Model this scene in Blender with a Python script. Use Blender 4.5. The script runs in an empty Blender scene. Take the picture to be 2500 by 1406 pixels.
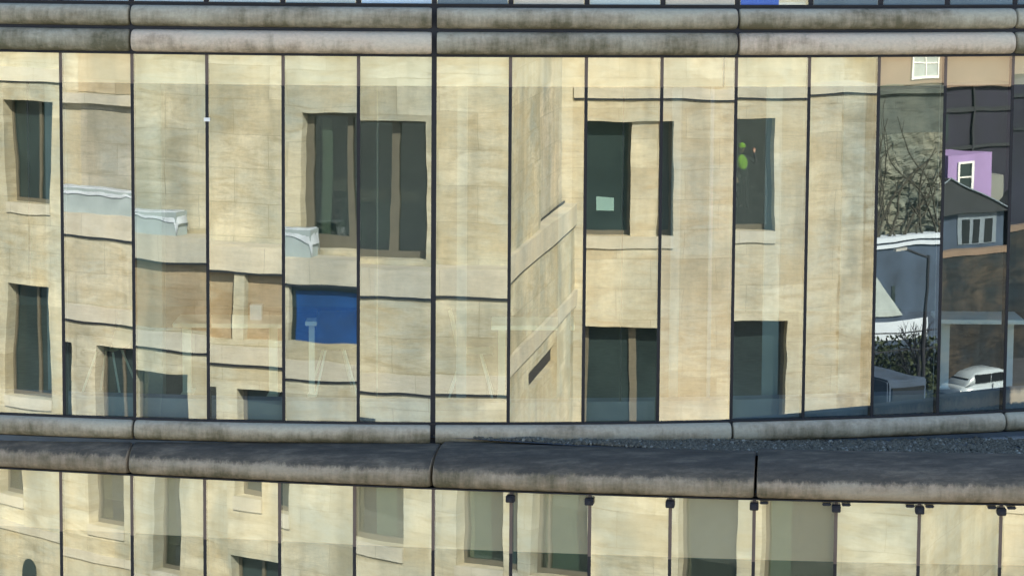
import bpy, bmesh, math, random
from mathutils import Vector, Matrix, noise
random.seed(7)
S = bpy.context.scene
COL = S.collection

# ------------------------------------------------------------------ camera, sky, sun, exposure
cam_d = bpy.data.cameras.new('camera'); cam = bpy.data.objects.new('camera', cam_d); COL.objects.link(cam)
cam_d.lens = 108.0; cam_d.sensor_width = 36.0; cam_d.clip_end = 2000; cam_d.clip_start = 0.5
_f = Vector((0.0, 0.99230435, -0.12382276)); _r = Vector((0.999974898, 0.000877336, 0.00703089)); _u = _r.cross(_f)
cam.matrix_world = Matrix(((_r.x, _u.x, -_f.x, 0.0), (_r.y, _u.y, -_f.y, -29.76913), (_r.z, _u.z, -_f.z, 3.71468), (0, 0, 0, 1)))
S.camera = cam
SUN_EL, SUN_AZ = math.radians(38), math.radians(20)
W = bpy.data.worlds.new('World'); S.world = W; W.use_nodes = True
nt = W.node_tree; bg = nt.nodes['Background']; sky = nt.nodes.new('ShaderNodeTexSky')
sky.sky_type = 'NISHITA'; sky.sun_disc = False; sky.sun_elevation = SUN_EL; sky.sun_rotation = SUN_AZ
nt.links.new(sky.outputs[0], bg.inputs[0]); bg.inputs[1].default_value = 0.125
sl = bpy.data.lights.new('sun', 'SUN'); sl.energy = 4.3; sl.angle = math.radians(0.5); sl.color = (1.0, 0.94, 0.84)
so = bpy.data.objects.new('sun', sl); COL.objects.link(so)
sd = Vector((math.sin(SUN_AZ) * math.cos(SUN_EL), math.cos(SUN_AZ) * math.cos(SUN_EL), math.sin(SUN_EL)))
so.rotation_euler = sd.to_track_quat('Z', 'Y').to_euler(); so.location = (0, 40, 40)
S.view_settings.view_transform = 'Standard'; S.view_settings.look = 'None'
S.view_settings.exposure = 1.84; S.view_settings.gamma = 1.0
try:
    S.cycles.max_bounces = 10; S.cycles.transparent_max_bounces = 16; S.cycles.use_denoising = True
    S.cycles.caustics_reflective = False; S.cycles.caustics_refractive = False
except Exception: pass

# ------------------------------------------------------------------ materials
def new_mat(name):
    m = bpy.data.materials.new(name); m.use_nodes = True
    t = m.node_tree; t.nodes.clear()
    out = t.nodes.new('ShaderNodeOutputMaterial')
    return m, t, out
def N(t, typ, **kw):
    n = t.nodes.new(typ)
    for k, v in kw.items():
        if k.startswith('i_'):
            n.inputs[int(k[2:])].default_value = v
        else: setattr(n, k, v)
    return n
def mix(t, fac, a, b, mode='MIX'):
    n = t.nodes.new('ShaderNodeMix'); n.data_type = 'RGBA'; n.blend_type = mode
    for s, v in ((0, fac), (6, a), (7, b)):
        if hasattr(v, 'is_output') or isinstance(v, bpy.types.NodeSocket): t.links.new(v, n.inputs[s])
        else: n.inputs[s].default_value = v
    return n.outputs[2]
def ramp(t, fac, stops):
    n = t.nodes.new('ShaderNodeValToRGB'); t.links.new(fac, n.inputs[0])
    e = n.color_ramp.elements
    while len(e) < len(stops): e.new(0.5)
    for i, (p, c) in enumerate(stops):
        e[i].position = p; e[i].color = (c, c, c, 1) if not hasattr(c, '__len__') else (*c, 1)
    return n.outputs[0]
def simple(name, col, rough=0.6, var=0.12, scale=6, metal=0.0, bump=0.0):
    m, t, out = new_mat(name)
    p = N(t, 'ShaderNodeBsdfPrincipled'); p.inputs['Roughness'].default_value = rough; p.inputs['Metallic'].default_value = metal
    tc = N(t, 'ShaderNodeTexCoord'); nz = N(t, 'ShaderNodeTexNoise'); nz.inputs['Scale'].default_value = scale; nz.inputs['Detail'].default_value = 6
    t.links.new(tc.outputs['Object'], nz.inputs[0])
    r = ramp(t, nz.outputs[0], [(0.3, 1 - var), (0.7, 1 + var)])
    t.links.new(mix(t, 1.0, (*col, 1), r, 'MULTIPLY'), p.inputs['Base Color'])
    if bump:
        b = N(t, 'ShaderNodeBump'); b.inputs['Strength'].default_value = bump; b.inputs['Distance'].default_value = 0.02
        t.links.new(nz.outputs[0], b.inputs['Height']); t.links.new(b.outputs[0], p.inputs['Normal'])
    t.links.new(p.outputs[0], out.inputs[0])
    return m

def stone(name, base, dark, grey, rough_amt=0.3, bw=1.9, bh=0.8, contrast=1.0, blockvar=0.85):
    """sandstone ashlar: block to block tone, horizontal bedding streaks, blotchy weathering"""
    m, t, out = new_mat(name)
    p = N(t, 'ShaderNodeBsdfPrincipled'); p.inputs['Roughness'].default_value = 0.9
    p.inputs['Specular IOR Level'].default_value = 0.2
    tc = N(t, 'ShaderNodeTexCoord'); sx = N(t, 'ShaderNodeSeparateXYZ'); t.links.new(tc.outputs['Object'], sx.inputs[0])
    ad = N(t, 'ShaderNodeMath', operation='ADD'); t.links.new(sx.outputs[0], ad.inputs[0]); t.links.new(sx.outputs[1], ad.inputs[1])
    cb = N(t, 'ShaderNodeCombineXYZ'); t.links.new(ad.outputs[0], cb.inputs[0]); t.links.new(sx.outputs[2], cb.inputs[1])
    br = N(t, 'ShaderNodeTexBrick'); t.links.new(cb.outputs[0], br.inputs[0])
    br.inputs['Scale'].default_value = 1.0; br.inputs['Brick Width'].default_value = bw; br.inputs['Row Height'].default_value = bh
    br.inputs['Mortar Size'].default_value = 0.010; br.inputs['Mortar Smooth'].default_value = 0.3; br.inputs['Bias'].default_value = -0.1
    br.inputs['Color1'].default_value = (0, 0, 0, 1); br.inputs['Color2'].default_value = (1, 1, 1, 1); br.inputs['Mortar'].default_value = (0.32, 0.32, 0.32, 1)
    def nz(sc, vec=(1, 1, 1), det=5, rg=0.55, dist=0.0):
        mp = N(t, 'ShaderNodeMapping'); mp.inputs['Scale'].default_value = vec; t.links.new(tc.outputs['Object'], mp.inputs[0])
        n = N(t, 'ShaderNodeTexNoise'); n.inputs['Scale'].default_value = sc; n.inputs['Detail'].default_value = det
        n.inputs['Roughness'].default_value = rg; n.inputs['Distortion'].default_value = dist
        t.links.new(mp.outputs[0], n.inputs[0]); return n.outputs[0]
    c = mix(t, ramp(t, br.outputs[0], [(0.0, 0.0), (0.45, 0.0), (1.0, blockvar)]), (*base, 1), (*dark, 1)); c = mix(t, 1.0, c, ramp(t, br.outputs[0], [(0.0, 1.08), (0.3, 1.0), (1.0, 0.95)]), 'MULTIPLY')
    blot = nz(0.55, (1, 1, 1.3), 4)
    c = mix(t, ramp(t, blot, [(0.42, 0.0), (0.60, min(1, 0.85 * contrast))]), c, (*grey, 1))
    band = nz(1.0, (0.6, 0.6, 2.6), 7, 0.7, 1.2)
    c = mix(t, ramp(t, band, [(0.44, 0.0), (0.66, min(1, 0.85 * contrast))]), c, (*dark, 1))
    fine = nz(2.6, (0.7, 0.7, 5.5), 8, 0.75, 1.1)
    c = mix(t, 1.0, c, ramp(t, fine, [(0.30, 1 - 0.20 * contrast), (0.5, 1.0), (0.72, 1 + 0.10 * contrast)]), 'MULTIPLY')
    sp = nz(9.0, (1, 1, 1), 8, 0.8)
    c = mix(t, 1.0, c, ramp(t, sp, [(0.3, 1 - 0.16 * contrast), (0.7, 1.08)]), 'MULTIPLY')
    patch = nz(0.35, (1.6, 1.6, 0.8), 3, 0.5, 0.4)
    c = mix(t, 1.0, c, ramp(t, patch, [(0.38, (1 - 0.20 * contrast, 1 - 0.17 * contrast, 1 - 0.14 * contrast)), (0.5, (1.0, 1.0, 1.0)), (0.64, (1.06, 1.03, 0.98))]), 'MULTIPLY')
    mf = N(t, 'ShaderNodeMath', operation='MULTIPLY'); t.links.new(br.outputs['Fac'], mf.inputs[0]); t.links.new(ramp(t, patch, [(0.35, 0.85), (0.6, 0.32)]), mf.inputs[1])
    c = mix(t, mf.outputs[0], c, (*[q * 0.6 for q in dark], 1))
    rain = nz(0.9, (2.2, 2.2, 0.12), 5, 0.6)
    c = mix(t, 1.0, c, ramp(t, rain, [(0.36, 1 - 0.14 * contrast), (0.55, 1.0)]), 'MULTIPLY')
    t.links.new(c, p.inputs['Base Color'])
    b = N(t, 'ShaderNodeBump'); b.inputs['Strength'].default_value = rough_amt; b.inputs['Distance'].default_value = 0.03
    t.links.new(fine, b.inputs['Height']); t.links.new(b.outputs[0], p.inputs['Normal'])
    t.links.new(p.outputs[0], out.inputs[0])
    return m

def roll_mat(name, clean, dirt, amount, zmid, zr):
    """cast stone bullnose with algae and run-off stains that gather on its lower half"""
    m, t, out = new_mat(name)
    p = N(t, 'ShaderNodeBsdfPrincipled'); p.inputs['Roughness'].default_value = 0.8; p.inputs['Specular IOR Level'].default_value = 0.25
    tc = N(t, 'ShaderNodeTexCoord')
    def nz(sc, vec=(1, 1, 1), det=5, rg=0.6):
        mp = N(t, 'ShaderNodeMapping'); mp.inputs['Scale'].default_value = vec; t.links.new(tc.outputs['Object'], mp.inputs[0])
        n = N(t, 'ShaderNodeTexNoise'); n.inputs['Scale'].default_value = sc; n.inputs['Detail'].default_value = det; n.inputs['Roughness'].default_value = rg
        t.links.new(mp.outputs[0], n.inputs[0]); return n.outputs[0]
    big = nz(1.1, (1, 1, 3.2), 6, 0.62); drip = nz(5.0, (2.2, 2.2, 0.45), 6, 0.7); fine = nz(26, (1, 1, 1.6), 6, 0.7)
    sx = N(t, 'ShaderNodeSeparateXYZ'); t.links.new(tc.outputs['Object'], sx.inputs[0])
    mr = N(t, 'ShaderNodeMapRange'); t.links.new(sx.outputs[2], mr.inputs[0])
    mr.inputs[1].default_value = zmid + zr; mr.inputs[2].default_value = zmid - zr; mr.inputs[3].default_value = -0.30; mr.inputs[4].default_value = 0.26
    a1 = N(t, 'ShaderNodeMath', operation='MULTIPLY_ADD'); t.links.new(big, a1.inputs[0]); a1.inputs[1].default_value = 2.1; t.links.new(mr.outputs[0], a1.inputs[2])
    a2 = N(t, 'ShaderNodeMath', operation='MULTIPLY_ADD'); t.links.new(drip, a2.inputs[0]); a2.inputs[1].default_value = 1.3; t.links.new(a1.outputs[0], a2.inputs[2])
    f = ramp(t, a2.outputs[0], [(max(0.0, 0.98 - amount * 0.55), 0.0), (1.0, 1.0)])
    a3 = N(t, 'ShaderNodeMath', operation='SUBTRACT'); t.links.new(a2.outputs[0], a3.inputs[0]); a3.inputs[1].default_value = 1.78 - amount * 0.42
    a4 = N(t, 'ShaderNodeMath', operation='MULTIPLY', use_clamp=True); t.links.new(a3.outputs[0], a4.inputs[0]); a4.inputs[1].default_value = 1.35
    c = mix(t, a4.outputs[0], (*clean, 1), (*dirt, 1))
    c = mix(t, 1.0, c, ramp(t, fine, [(0.3, 0.86), (0.7, 1.1)]), 'MULTIPLY')
    c = mix(t, 1.0, c, ramp(t, big, [(0.35, (0.96, 1.0, 0.98)), (0.65, (1.05, 0.98, 0.93))]), 'MULTIPLY')
    t.links.new(c, p.inputs['Base Color'])
    b = N(t, 'ShaderNodeBump'); b.inputs['Strength'].default_value = 0.25; b.inputs['Distance'].default_value = 0.01
    t.links.new(fine, b.inputs['Height']); t.links.new(b.outputs[0], p.inputs['Normal'])
    t.links.new(p.outputs[0], out.inputs[0])
    return m

def glass(name, refl, trans, wav=0.0):
    m, t, out = new_mat(name)
    g = N(t, 'ShaderNodeBsdfGlossy'); g.inputs['Roughness'].default_value = 0.0; g.inputs['Color'].default_value = (*refl, 1)
    tr = N(t, 'ShaderNodeBsdfTransparent'); tr.inputs['Color'].default_value = (*trans, 1)
    a = N(t, 'ShaderNodeAddShader'); t.links.new(g.outputs[0], a.inputs[0]); t.links.new(tr.outputs[0], a.inputs[1])
    if wav:
        tc = N(t, 'ShaderNodeTexCoord'); nz = N(t, 'ShaderNodeTexNoise'); nz.inputs['Scale'].default_value = 1.9; nz.inputs['Detail'].default_value = 1.0
        t.links.new(tc.outputs['Object'], nz.inputs[0])
        b = N(t, 'ShaderNodeBump'); b.inputs['Strength'].default_value = 1.0; b.inputs['Distance'].default_value = wav
        t.links.new(nz.outputs[0], b.inputs['Height']); t.links.new(b.outputs[0], g.inputs['Normal'])
    t.links.new(a.outputs[0], out.inputs[0])
    return m

M = {}
M['glass'] = glass('coated_glass', (0.266, 0.274, 0.260), (0.58, 0.665, 0.66), 0.00025)
M['glass2'] = glass('coated_glass_dull', (0.238, 0.254, 0.244), (0.60, 0.69, 0.685), 0.0003)
M['glass3'] = glass('coated_glass_bright', (0.280, 0.288, 0.262), (0.56, 0.63, 0.62), 0.0002)
M['winglass'] = glass('window_glass', (0.12, 0.125, 0.12), (0.64, 0.69, 0.65))
M['stone'] = stone('sandstone_ashlar', (0.60, 0.545, 0.405), (0.43, 0.365, 0.235), (0.47, 0.46, 0.37), contrast=1.08)
M['stone_warm'] = stone('sandstone_warm', (0.60, 0.54, 0.40), (0.47, 0.385, 0.25), (0.53, 0.50, 0.40), blockvar=0.85, contrast=1.0)
M['stone_stained'] = stone('sandstone_stained', (0.52, 0.43, 0.29), (0.40, 0.31, 0.18), (0.62, 0.57, 0.44), contrast=1.3, bh=2.1)
M['stone_grey'] = stone('sandstone_weathered', (0.55, 0.50, 0.40), (0.38, 0.34, 0.25), (0.46, 0.45, 0.385), contrast=1.1)
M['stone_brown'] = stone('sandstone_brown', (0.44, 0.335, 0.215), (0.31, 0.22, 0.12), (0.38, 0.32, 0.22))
M['stone_brown2'] = stone('sandstone_tan', (0.52, 0.43, 0.29), (0.42, 0.33, 0.2), (0.48, 0.42, 0.32))
M['coping'] = stone('coping_stone', (0.55, 0.505, 0.405), (0.45, 0.40, 0.30), (0.49, 0.47, 0.40), contrast=0.7, bw=2.2, bh=3.0, blockvar=0.25)
CL = (0.41, 0.365, 0.285); DR = (0.12, 0.115, 0.075)
M['frame'] = simple('bronze_window_frame', (0.125, 0.11, 0.08), 0.45)
M['mullion'] = simple('dark_mullion', (0.010, 0.010, 0.013), 0.75)
M['mullion_head'] = simple('lit_mullion_head', (0.12, 0.088, 0.072), 0.7)  # mullion colour made browner to paint in the light beside the bulkhead
M['joint'] = simple('black_joint', (0.008, 0.010, 0.018), 0.7)
M['teal_pane'] = simple('window_interior_dark', (0.026, 0.040, 0.041), 0.12, 0.3, 0.8)
M['blind'] = simple('pale_green_blind', (0.16, 0.185, 0.145), 0.8, 0.05, 2)
M['blind_brown'] = simple('taupe_blind', (0.060, 0.046, 0.034), 0.8, 0.06, 2)
M['blue'] = simple('blue_board', (0.004, 0.045, 0.17), 0.6, 0.35, 1.3)
M['sheet'] = simple('white_plastic_sheet', (0.82, 0.86, 0.90), 0.5, 0.18, 3)
M['sheet_grey'] = simple('grey_panel', (0.33, 0.38, 0.38), 0.6, 0.15, 2)
M['bulkhead'] = simple('cream_bulkhead', (0.90, 0.63, 0.40), 0.8, 0.04, 3)
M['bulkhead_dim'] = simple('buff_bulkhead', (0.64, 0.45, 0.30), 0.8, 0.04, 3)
M['upstand'] = simple('grey_upstand', (0.16, 0.19, 0.22), 0.8, 0.08, 3)
M['interior'] = simple('interior_wall', (0.11, 0.165, 0.175), 0.9, 0.15, 0.6)
M['veil'] = simple('reflection_veil', (0.15, 0.20, 0.20), 0.7, 0.1, 2)
M['carpet'] = simple('grey_carpet', (0.07, 0.075, 0.07), 0.95, 0.2, 12)
M['ceiling'] = simple('ceiling_white', (0.55, 0.55, 0.52), 0.9, 0.03)
M['white'] = simple('white_paint', (0.78, 0.78, 0.74), 0.5, 0.04)
M['cream'] = simple('cream_laminate', (0.60, 0.60, 0.42), 0.45, 0.04)
M['steel'] = simple('brushed_steel', (0.55, 0.56, 0.56), 0.3, 0.06, 8, 0.7)
M['membrane'] = simple('roof_membrane', (0.055, 0.07, 0.085), 0.85, 0.25, 4, bump=0.3)
M['gravel'] = simple('gravel_stone', (0.095, 0.09, 0.07), 0.95, 0.5, 30)
M['gravel_pale'] = simple('gravel_pale_stone', (0.20, 0.20, 0.17), 0.9, 0.3, 30)
M['asphalt'] = simple('asphalt', (0.05, 0.05, 0.052), 0.95, 0.25, 1.5)
M['pave'] = simple('paving', (0.24, 0.23, 0.21), 0.9, 0.2, 1.2)
M['rock'] = stone('rock_face', (0.25, 0.255, 0.21), (0.10, 0.11, 0.09), (0.18, 0.20, 0.17), contrast=1.4, rough_amt=1.0, bw=30, bh=30)
M['dark_ashlar'] = stone('dark_ashlar', (0.13, 0.145, 0.13), (0.06, 0.07, 0.065), (0.095, 0.115, 0.11), bw=2.4, bh=1.1, blockvar=0.8)
M['dark_wall'] = stone('dark_rubble_wall', (0.065, 0.055, 0.045), (0.018, 0.02, 0.022), (0.028, 0.034, 0.04), contrast=1.4, bw=3, bh=1.4, blockvar=1.0)
M['dark_purple'] = simple('dark_plum_render', (0.016, 0.016, 0.032), 0.8, 0.3, 0.4)
M['trim_grey'] = simple('grey_blue_trim', (0.15, 0.19, 0.23), 0.7, 0.1)
M['brown_render'] = simple('brown_render', (0.20, 0.14, 0.10), 0.9, 0.12, 0.5)
M['slate'] = simple('slate_roof', (0.018, 0.022, 0.028), 0.6, 0.3, 1.5)
M['lilac'] = simple('lilac_render', (0.30, 0.21, 0.42), 0.8, 0.08, 0.6)
M['pale_render'] = simple('pale_render', (0.20, 0.21, 0.19), 0.8, 0.1, 0.7)
M['blue_white'] = simple('blue_white_render', (0.50, 0.56, 0.64), 0.8, 0.05, 0.6)
M['grey_blue'] = simple('grey_blue_render', (0.038, 0.060, 0.10), 0.8, 0.4, 0.7)
M['hedge'] = simple('hedge_leaves', (0.03, 0.045, 0.018), 0.8, 0.5, 9)
M['creeper'] = simple('creeper_bark', (0.045, 0.042, 0.032), 0.9, 0.3, 3)
M['hill'] = simple('wooded_hill', (0.04, 0.05, 0.035), 0.95, 0.5, 0.15)
M['hivis'] = simple('hivis_yellow', (0.55, 0.92, 0.03), 0.7, 0.05)
M['skin'] = simple('skin', (0.55, 0.34, 0.25), 0.6, 0.05)
M['cloth'] = simple('dark_cloth', (0.03, 0.035, 0.05), 0.9, 0.1)
M['carpaint'] = simple('white_car_paint', (0.34, 0.39, 0.42), 0.2, 0.02)
M['dark_glass'] = simple('dark_car_glass', (0.01, 0.013, 0.016), 0.05, 0.02)
M['tyre'] = simple('tyre_rubber', (0.02, 0.02, 0.02), 0.85, 0.1)
M['lampred'] = simple('tail_lamp_red', (0.4, 0.02, 0.02), 0.3, 0.02)

# ------------------------------------------------------------------ helpers
def obj(name, bm, mat, parent=None, smooth=False, mats=None):
    me = bpy.data.meshes.new(name)
    bmesh.ops.recalc_face_normals(bm, faces=bm.faces) if bm.faces and not smooth == 'keep' else None
    bm.to_mesh(me); bm.free()
    if smooth:
        for p in me.polygons: p.use_smooth = True
    for m in (mats or [mat]): me.materials.append(m)
    o = bpy.data.objects.new(name, me); COL.objects.link(o)
    if parent: o.parent = parent
    return o
def empty(name, loc=(0, 0, 0), rz=0.0):
    o = bpy.data.objects.new(name, None); COL.objects.link(o); o.location = loc; o.rotation_euler = (0, 0, rz)
    o.empty_display_size = 0.2
    return o
def tag(o, label=None, cat=None, group=None, kind=None):
    for k, v in (('label', label), ('category', cat), ('group', group), ('kind', kind)):
        if v: o[k] = v
    return o
def box(bm, x0, x1, y0, y1, z0, z1):
    v = [bm.verts.new((x, y, z)) for x in (x0, x1) for y in (y0, y1) for z in (z0, z1)]
    for f in ((0, 1, 3, 2), (4, 6, 7, 5), (0, 4, 5, 1), (2, 3, 7, 6), (0, 2, 6, 4), (1, 5, 7, 3)):
        bm.faces.new([v[i] for i in f])
def boxes(name, mat, parent, *bs, bevel=0.0):
    bm = bmesh.new()
    for b in bs: box(bm, *b)
    if bevel: bmesh.ops.bevel(bm, geom=bm.edges[:], offset=bevel, segments=2, affect='EDGES')
    return obj(name, bm, mat, parent)
def quad(bm, *pts):
    return bm.faces.new([bm.verts.new(p) for p in pts])
def tube(bm, a, b, r0, r1=None, n=10):
    a, b = Vector(a), Vector(b); r1 = r0 if r1 is None else r1
    d = (b - a).normalized(); x = d.orthogonal().normalized(); y = d.cross(x)
    ra = [bm.verts.new(a + (x * math.cos(2 * math.pi * i / n) + y * math.sin(2 * math.pi * i / n)) * r0) for i in range(n)]
    rb = [bm.verts.new(b + (x * math.cos(2 * math.pi * i / n) + y * math.sin(2 * math.pi * i / n)) * r1) for i in range(n)]
    for i in range(n): bm.faces.new((ra[i], ra[(i + 1) % n], rb[(i + 1) % n], rb[i]))
    bm.faces.new(ra[::-1]); bm.faces.new(rb)

# ------------------------------------------------------------------ plans of the glass building
CX, CR = -1.09448, 19.29
def up(x): return CR - math.sqrt(CR * CR - (x - CX) ** 2)
UX = [-5.189, -4.428, -3.716, -2.979, -2.234, -1.501, -0.768, -0.029, 0.707, 1.446, 2.178, 2.905, 3.608, 4.291, 4.996, 5.735, 6.45, 7.15, 7.84]
UX = [-8.09, -7.37, -6.65, -5.93] + UX          # pane k of the photo is UX[k+3]..UX[k+4]
def lowy(x): return 1.5e-4 * x ** 3 + 0.0109 * x * x - 0.1554 * x - 0.643
LX = [-8.2, -7.45, -6.72, -6.0, -5.22, -4.467, -3.741, -3.004, -2.257, -1.517, -0.748, 0.006, 0.761, 1.53, 2.326, 3.1, 3.885, 4.654, 5.42, 6.2, 7.0, 7.8]
Z_TOP, Z_BOT, Z_FLOOR, Z_CEIL = 2.2445, -1.3386, -1.385, 1.955
G_GND = -18.8
gb = empty('glass_office_building', (0, 0, G_GND))
tag(gb, 'curved glass office building banded with rounded stone rolls, mirroring a sandstone facade', 'building')
def gobj(*a, **k):
    o = obj(*a, **k); o.parent = gb; o.matrix_parent_inverse = Matrix.Translation((0, 0, -G_GND)); return o
def nrm(f, x, e=1e-3):
    dx, dy = 2 * e, f(x + e) - f(x - e); l = math.hypot(dx, dy); return (dy / l, -dx / l)     # outward (towards -y)

# glass panes: each a slightly pillowed, slightly warped sheet
TILT = {1: .00191, 2: -.00096, 3: .00072, 4: -.00007, 5: .00021, 6: .00107, 7: -.00086, 9: .00002, 10: .00023, 11: -.00001, 12: -.00026}
def pane(f, xa, xb, z0, z1, tilt=0.0, gap=0.0165, warp=1.0, seed=0):
    rnd = random.Random(seed * 13 + 5)
    A = Vector((xa, f(xa), 0)); B = Vector((xb, f(xb), 0)); L = (B - A).length; t = (B - A) / L; n = Vector((t.y, -t.x, 0))
    nu, nv = 18, 44; bm = bmesh.new(); zc = (z0 + z1) / 2; grid = []
    ph = [(rnd.uniform(0.6, 2.2), rnd.uniform(0, 6.28), rnd.uniform(0.35, 0.9), rnd.uniform(0, 6.28)) for _ in range(4)]
    S1 = rnd.uniform(-1.2, -0.3); S2 = rnd.uniform(-1.2, -0.3)
    for j in range(nv + 1):
        w = z0 + (z1 - z0) * j / nv; row = []
        for i in range(nu + 1):
            q = i / nu; s = gap + (L - 2 * gap) * q
            h = 0.0
            for a, b, c, d in ph: h += 0.00004 * math.sin(a * s * 3.2 + b) * math.sin(c * w * 2.2 + d)
            e = 0.10
            h += 0.00010 * (S1 * math.exp(-q * L / e) + S2 * math.exp(-(1 - q) * L / e)) * (1 + 0.7 * math.sin(1.3 * w + b))
            ev = 0.16
            h += 0.00006 * (math.exp(-(w - z0) / ev) - math.exp(-(z1 - w) / ev)) * S1
            P = A + t * s + n * (h * warp - math.tan(tilt) * (w - zc)); row.append(bm.verts.new((P.x, P.y, w)))
        grid.append(row)
    for j in range(nv):
        for i in range(nu): bm.faces.new((grid[j][i], grid[j][i + 1], grid[j + 1][i + 1], grid[j + 1][i]))
    return gobj('glass_pane', bm, M[rnd.choice(('glass', 'glass2', 'glass3', 'glass2'))], smooth=True)
for k in range(len(UX) - 1):
    pn = k - 3
    pane(up, UX[k], UX[k + 1], Z_BOT + 0.004, Z_TOP, TILT.get(pn, 0.0), seed=k)
for k in range(len(LX) - 1):
    pane(lowy, LX[k], LX[k + 1], -5.40, -1.90, 0.0, seed=100 + k)
for k in range(len(UX) - 1):
    pane(up, UX[k], UX[k + 1], 2.757, 6.3, 0.0, seed=200 + k)

def post(name, f, x, w, d0, d1, z0, z1, mat):
    """vertical post at plan position x; d0..d1 = distance outside (+) / inside (-) the glass line"""
    n = nrm(f, x); t = (-n[1], n[0]); bm = bmesh.new(); P = (x, f(x))
    c = [(P[0] + n[0] * d + t[0] * s, P[1] + n[1] * d + t[1] * s) for d, s in ((d0, -w / 2), (d0, w / 2), (d1, w / 2), (d1, -w / 2))]
    lo = [bm.verts.new((a, b, z0)) for a, b in c]; hi = [bm.verts.new((a, b, z1)) for a, b in c]
    for i in range(4): bm.faces.new((lo[i], lo[(i + 1) % 4], hi[(i + 1) % 4], hi[i]))
    bm.faces.new(lo); bm.faces.new(hi)
    return gobj(name, bm, mat)
for k, x in enumerate(UX):
    wide = 0.050 if abs(x + 0.768) < 0.01 else 0.031
    post('mullion', up, x, wide, -0.075, 0.004, Z_BOT, Z_CEIL, M['mullion'])
    post('mullion_head', up, x, wide, -0.055, 0.002, Z_CEIL, Z_TOP, M['mullion'] if wide > .045 else M['mullion_head'])
    post('mullion', up, x, 0.05, -0.08, 0.006, 2.757, 6.3, M['mullion'])
for k, x in enumerate(LX):
    post('mullion', lowy, x, 0.032, -0.075, 0.003, -5.40, -2.50, M['mullion'])
    post('mullion_head', lowy, x, 0.032, -0.055, 0.001, -2.50, -1.89, M['mullion_head'])

def sweep(name, f, x0, x1, prof, mat, smooth=True, cap=0.0, n=None, closed=True):
    """sweep a (outward, z) profile along the plan line f from x0 to x1; the ends shrink by cap"""
    n = n or max(4, int((x1 - x0) / 0.18)); bm = bmesh.new(); rings = []
    xs = [x0 + (x1 - x0) * i / n for i in range(n + 1)]
    co = sum(p[0] for p in prof) / len(prof); cz = sum(p[1] for p in prof) / len(prof)
    st = [(x, 1.0) for x in xs]
    if cap:
        st = [(x0, 1 - cap), (x0 + 0.008, 1 - cap * 0.45), (x0 + 0.022, 1 - cap * 0.12), (x0 + 0.045, 1.0)] + [(x, 1.0) for x in xs[1:-1]] + [(x1 - 0.045, 1.0), (x1 - 0.022, 1 - cap * 0.12), (x1 - 0.008, 1 - cap * 0.45), (x1, 1 - cap)]
    for x, s in st:
        nx, ny = nrm(f, x); y = f(x)
        rings.append([bm.verts.new((x + nx * (co + (o - co) * s), y + ny * (co + (o - co) * s), cz + (z - cz) * s)) for o, z in prof])
    m = len(prof)
    for a, b in zip(rings, rings[1:]):
        for i in range(m if closed else m - 1): bm.faces.new((a[i], b[i], b[(i + 1) % m], a[(i + 1) % m]))
    if closed: bm.faces.new(rings[0]); bm.faces.new(rings[-1])
    return gobj(name, bm, mat, smooth=smooth)
def bull(zb, zt, out, back, n=14, p=2.3):
    h = (zt - zb) / 2; c = (zt + zb) / 2; pr = []
    for i in range(n + 1):
        a = -math.pi / 2 + math.pi * i / n
        co_, si = math.cos(a), math.sin(a)
        pr.append((out * (abs(co_) ** (2 / p)), c + h * math.copysign(abs(si) ** (2 / p), si)))
    return [(-back, zb)] + pr + [(-back, zt)]
JU = [-6.65, -3.716, -0.768, 2.178, 4.985, 7.84]
JL = [-6.72, -3.741, -0.748, 2.335, 5.6, 7.8]
R1 = bull(2.518, 2.722, 0.105, 0.28); R2 = bull(2.268, 2.488, 0.105, 0.28); R3 = bull(-1.548, -1.352, 0.105, 0.28)
dirt1 = [1.0, 0.85, 0.8, 0.9, 0.9, 0.9]; dirt2 = [1.5, 0.25, 0.95, 0.2, 1.2, 0.8]; dirt3 = [0.85, 0.9, 0.6, 0.85, 0.85, 0.9]; dirt4 = [0.9, 1.25, 1.2, 0.75, 0.8, 0.8]
WH = (0.56, 0.475, 0.38)
for i in range(5):
    ga = 0.025 if i == 2 else 0.013; gb_ = 0.025 if i == 1 else 0.013
    a, b = JU[i] + ga, JU[i + 1] - gb_
    m1 = roll_mat('cast_stone_upper', CL, DR, dirt1[i], 2.64, 0.11)
    m2 = roll_mat('cast_stone_lintel', WH if dirt2[i] < .5 else CL, DR, dirt2[i], 2.38, 0.11)
    m3 = roll_mat('cast_stone_sill', CL, DR, dirt3[i], -1.45, 0.10)
    sweep('stone_roll', up, a, b, R1, m1, cap=0.12)
    sweep('stone_roll', up, a, b, R2, m2, cap=0.12)
    sweep('stone_roll', up, a, b, R3, m3, cap=0.12)
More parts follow.
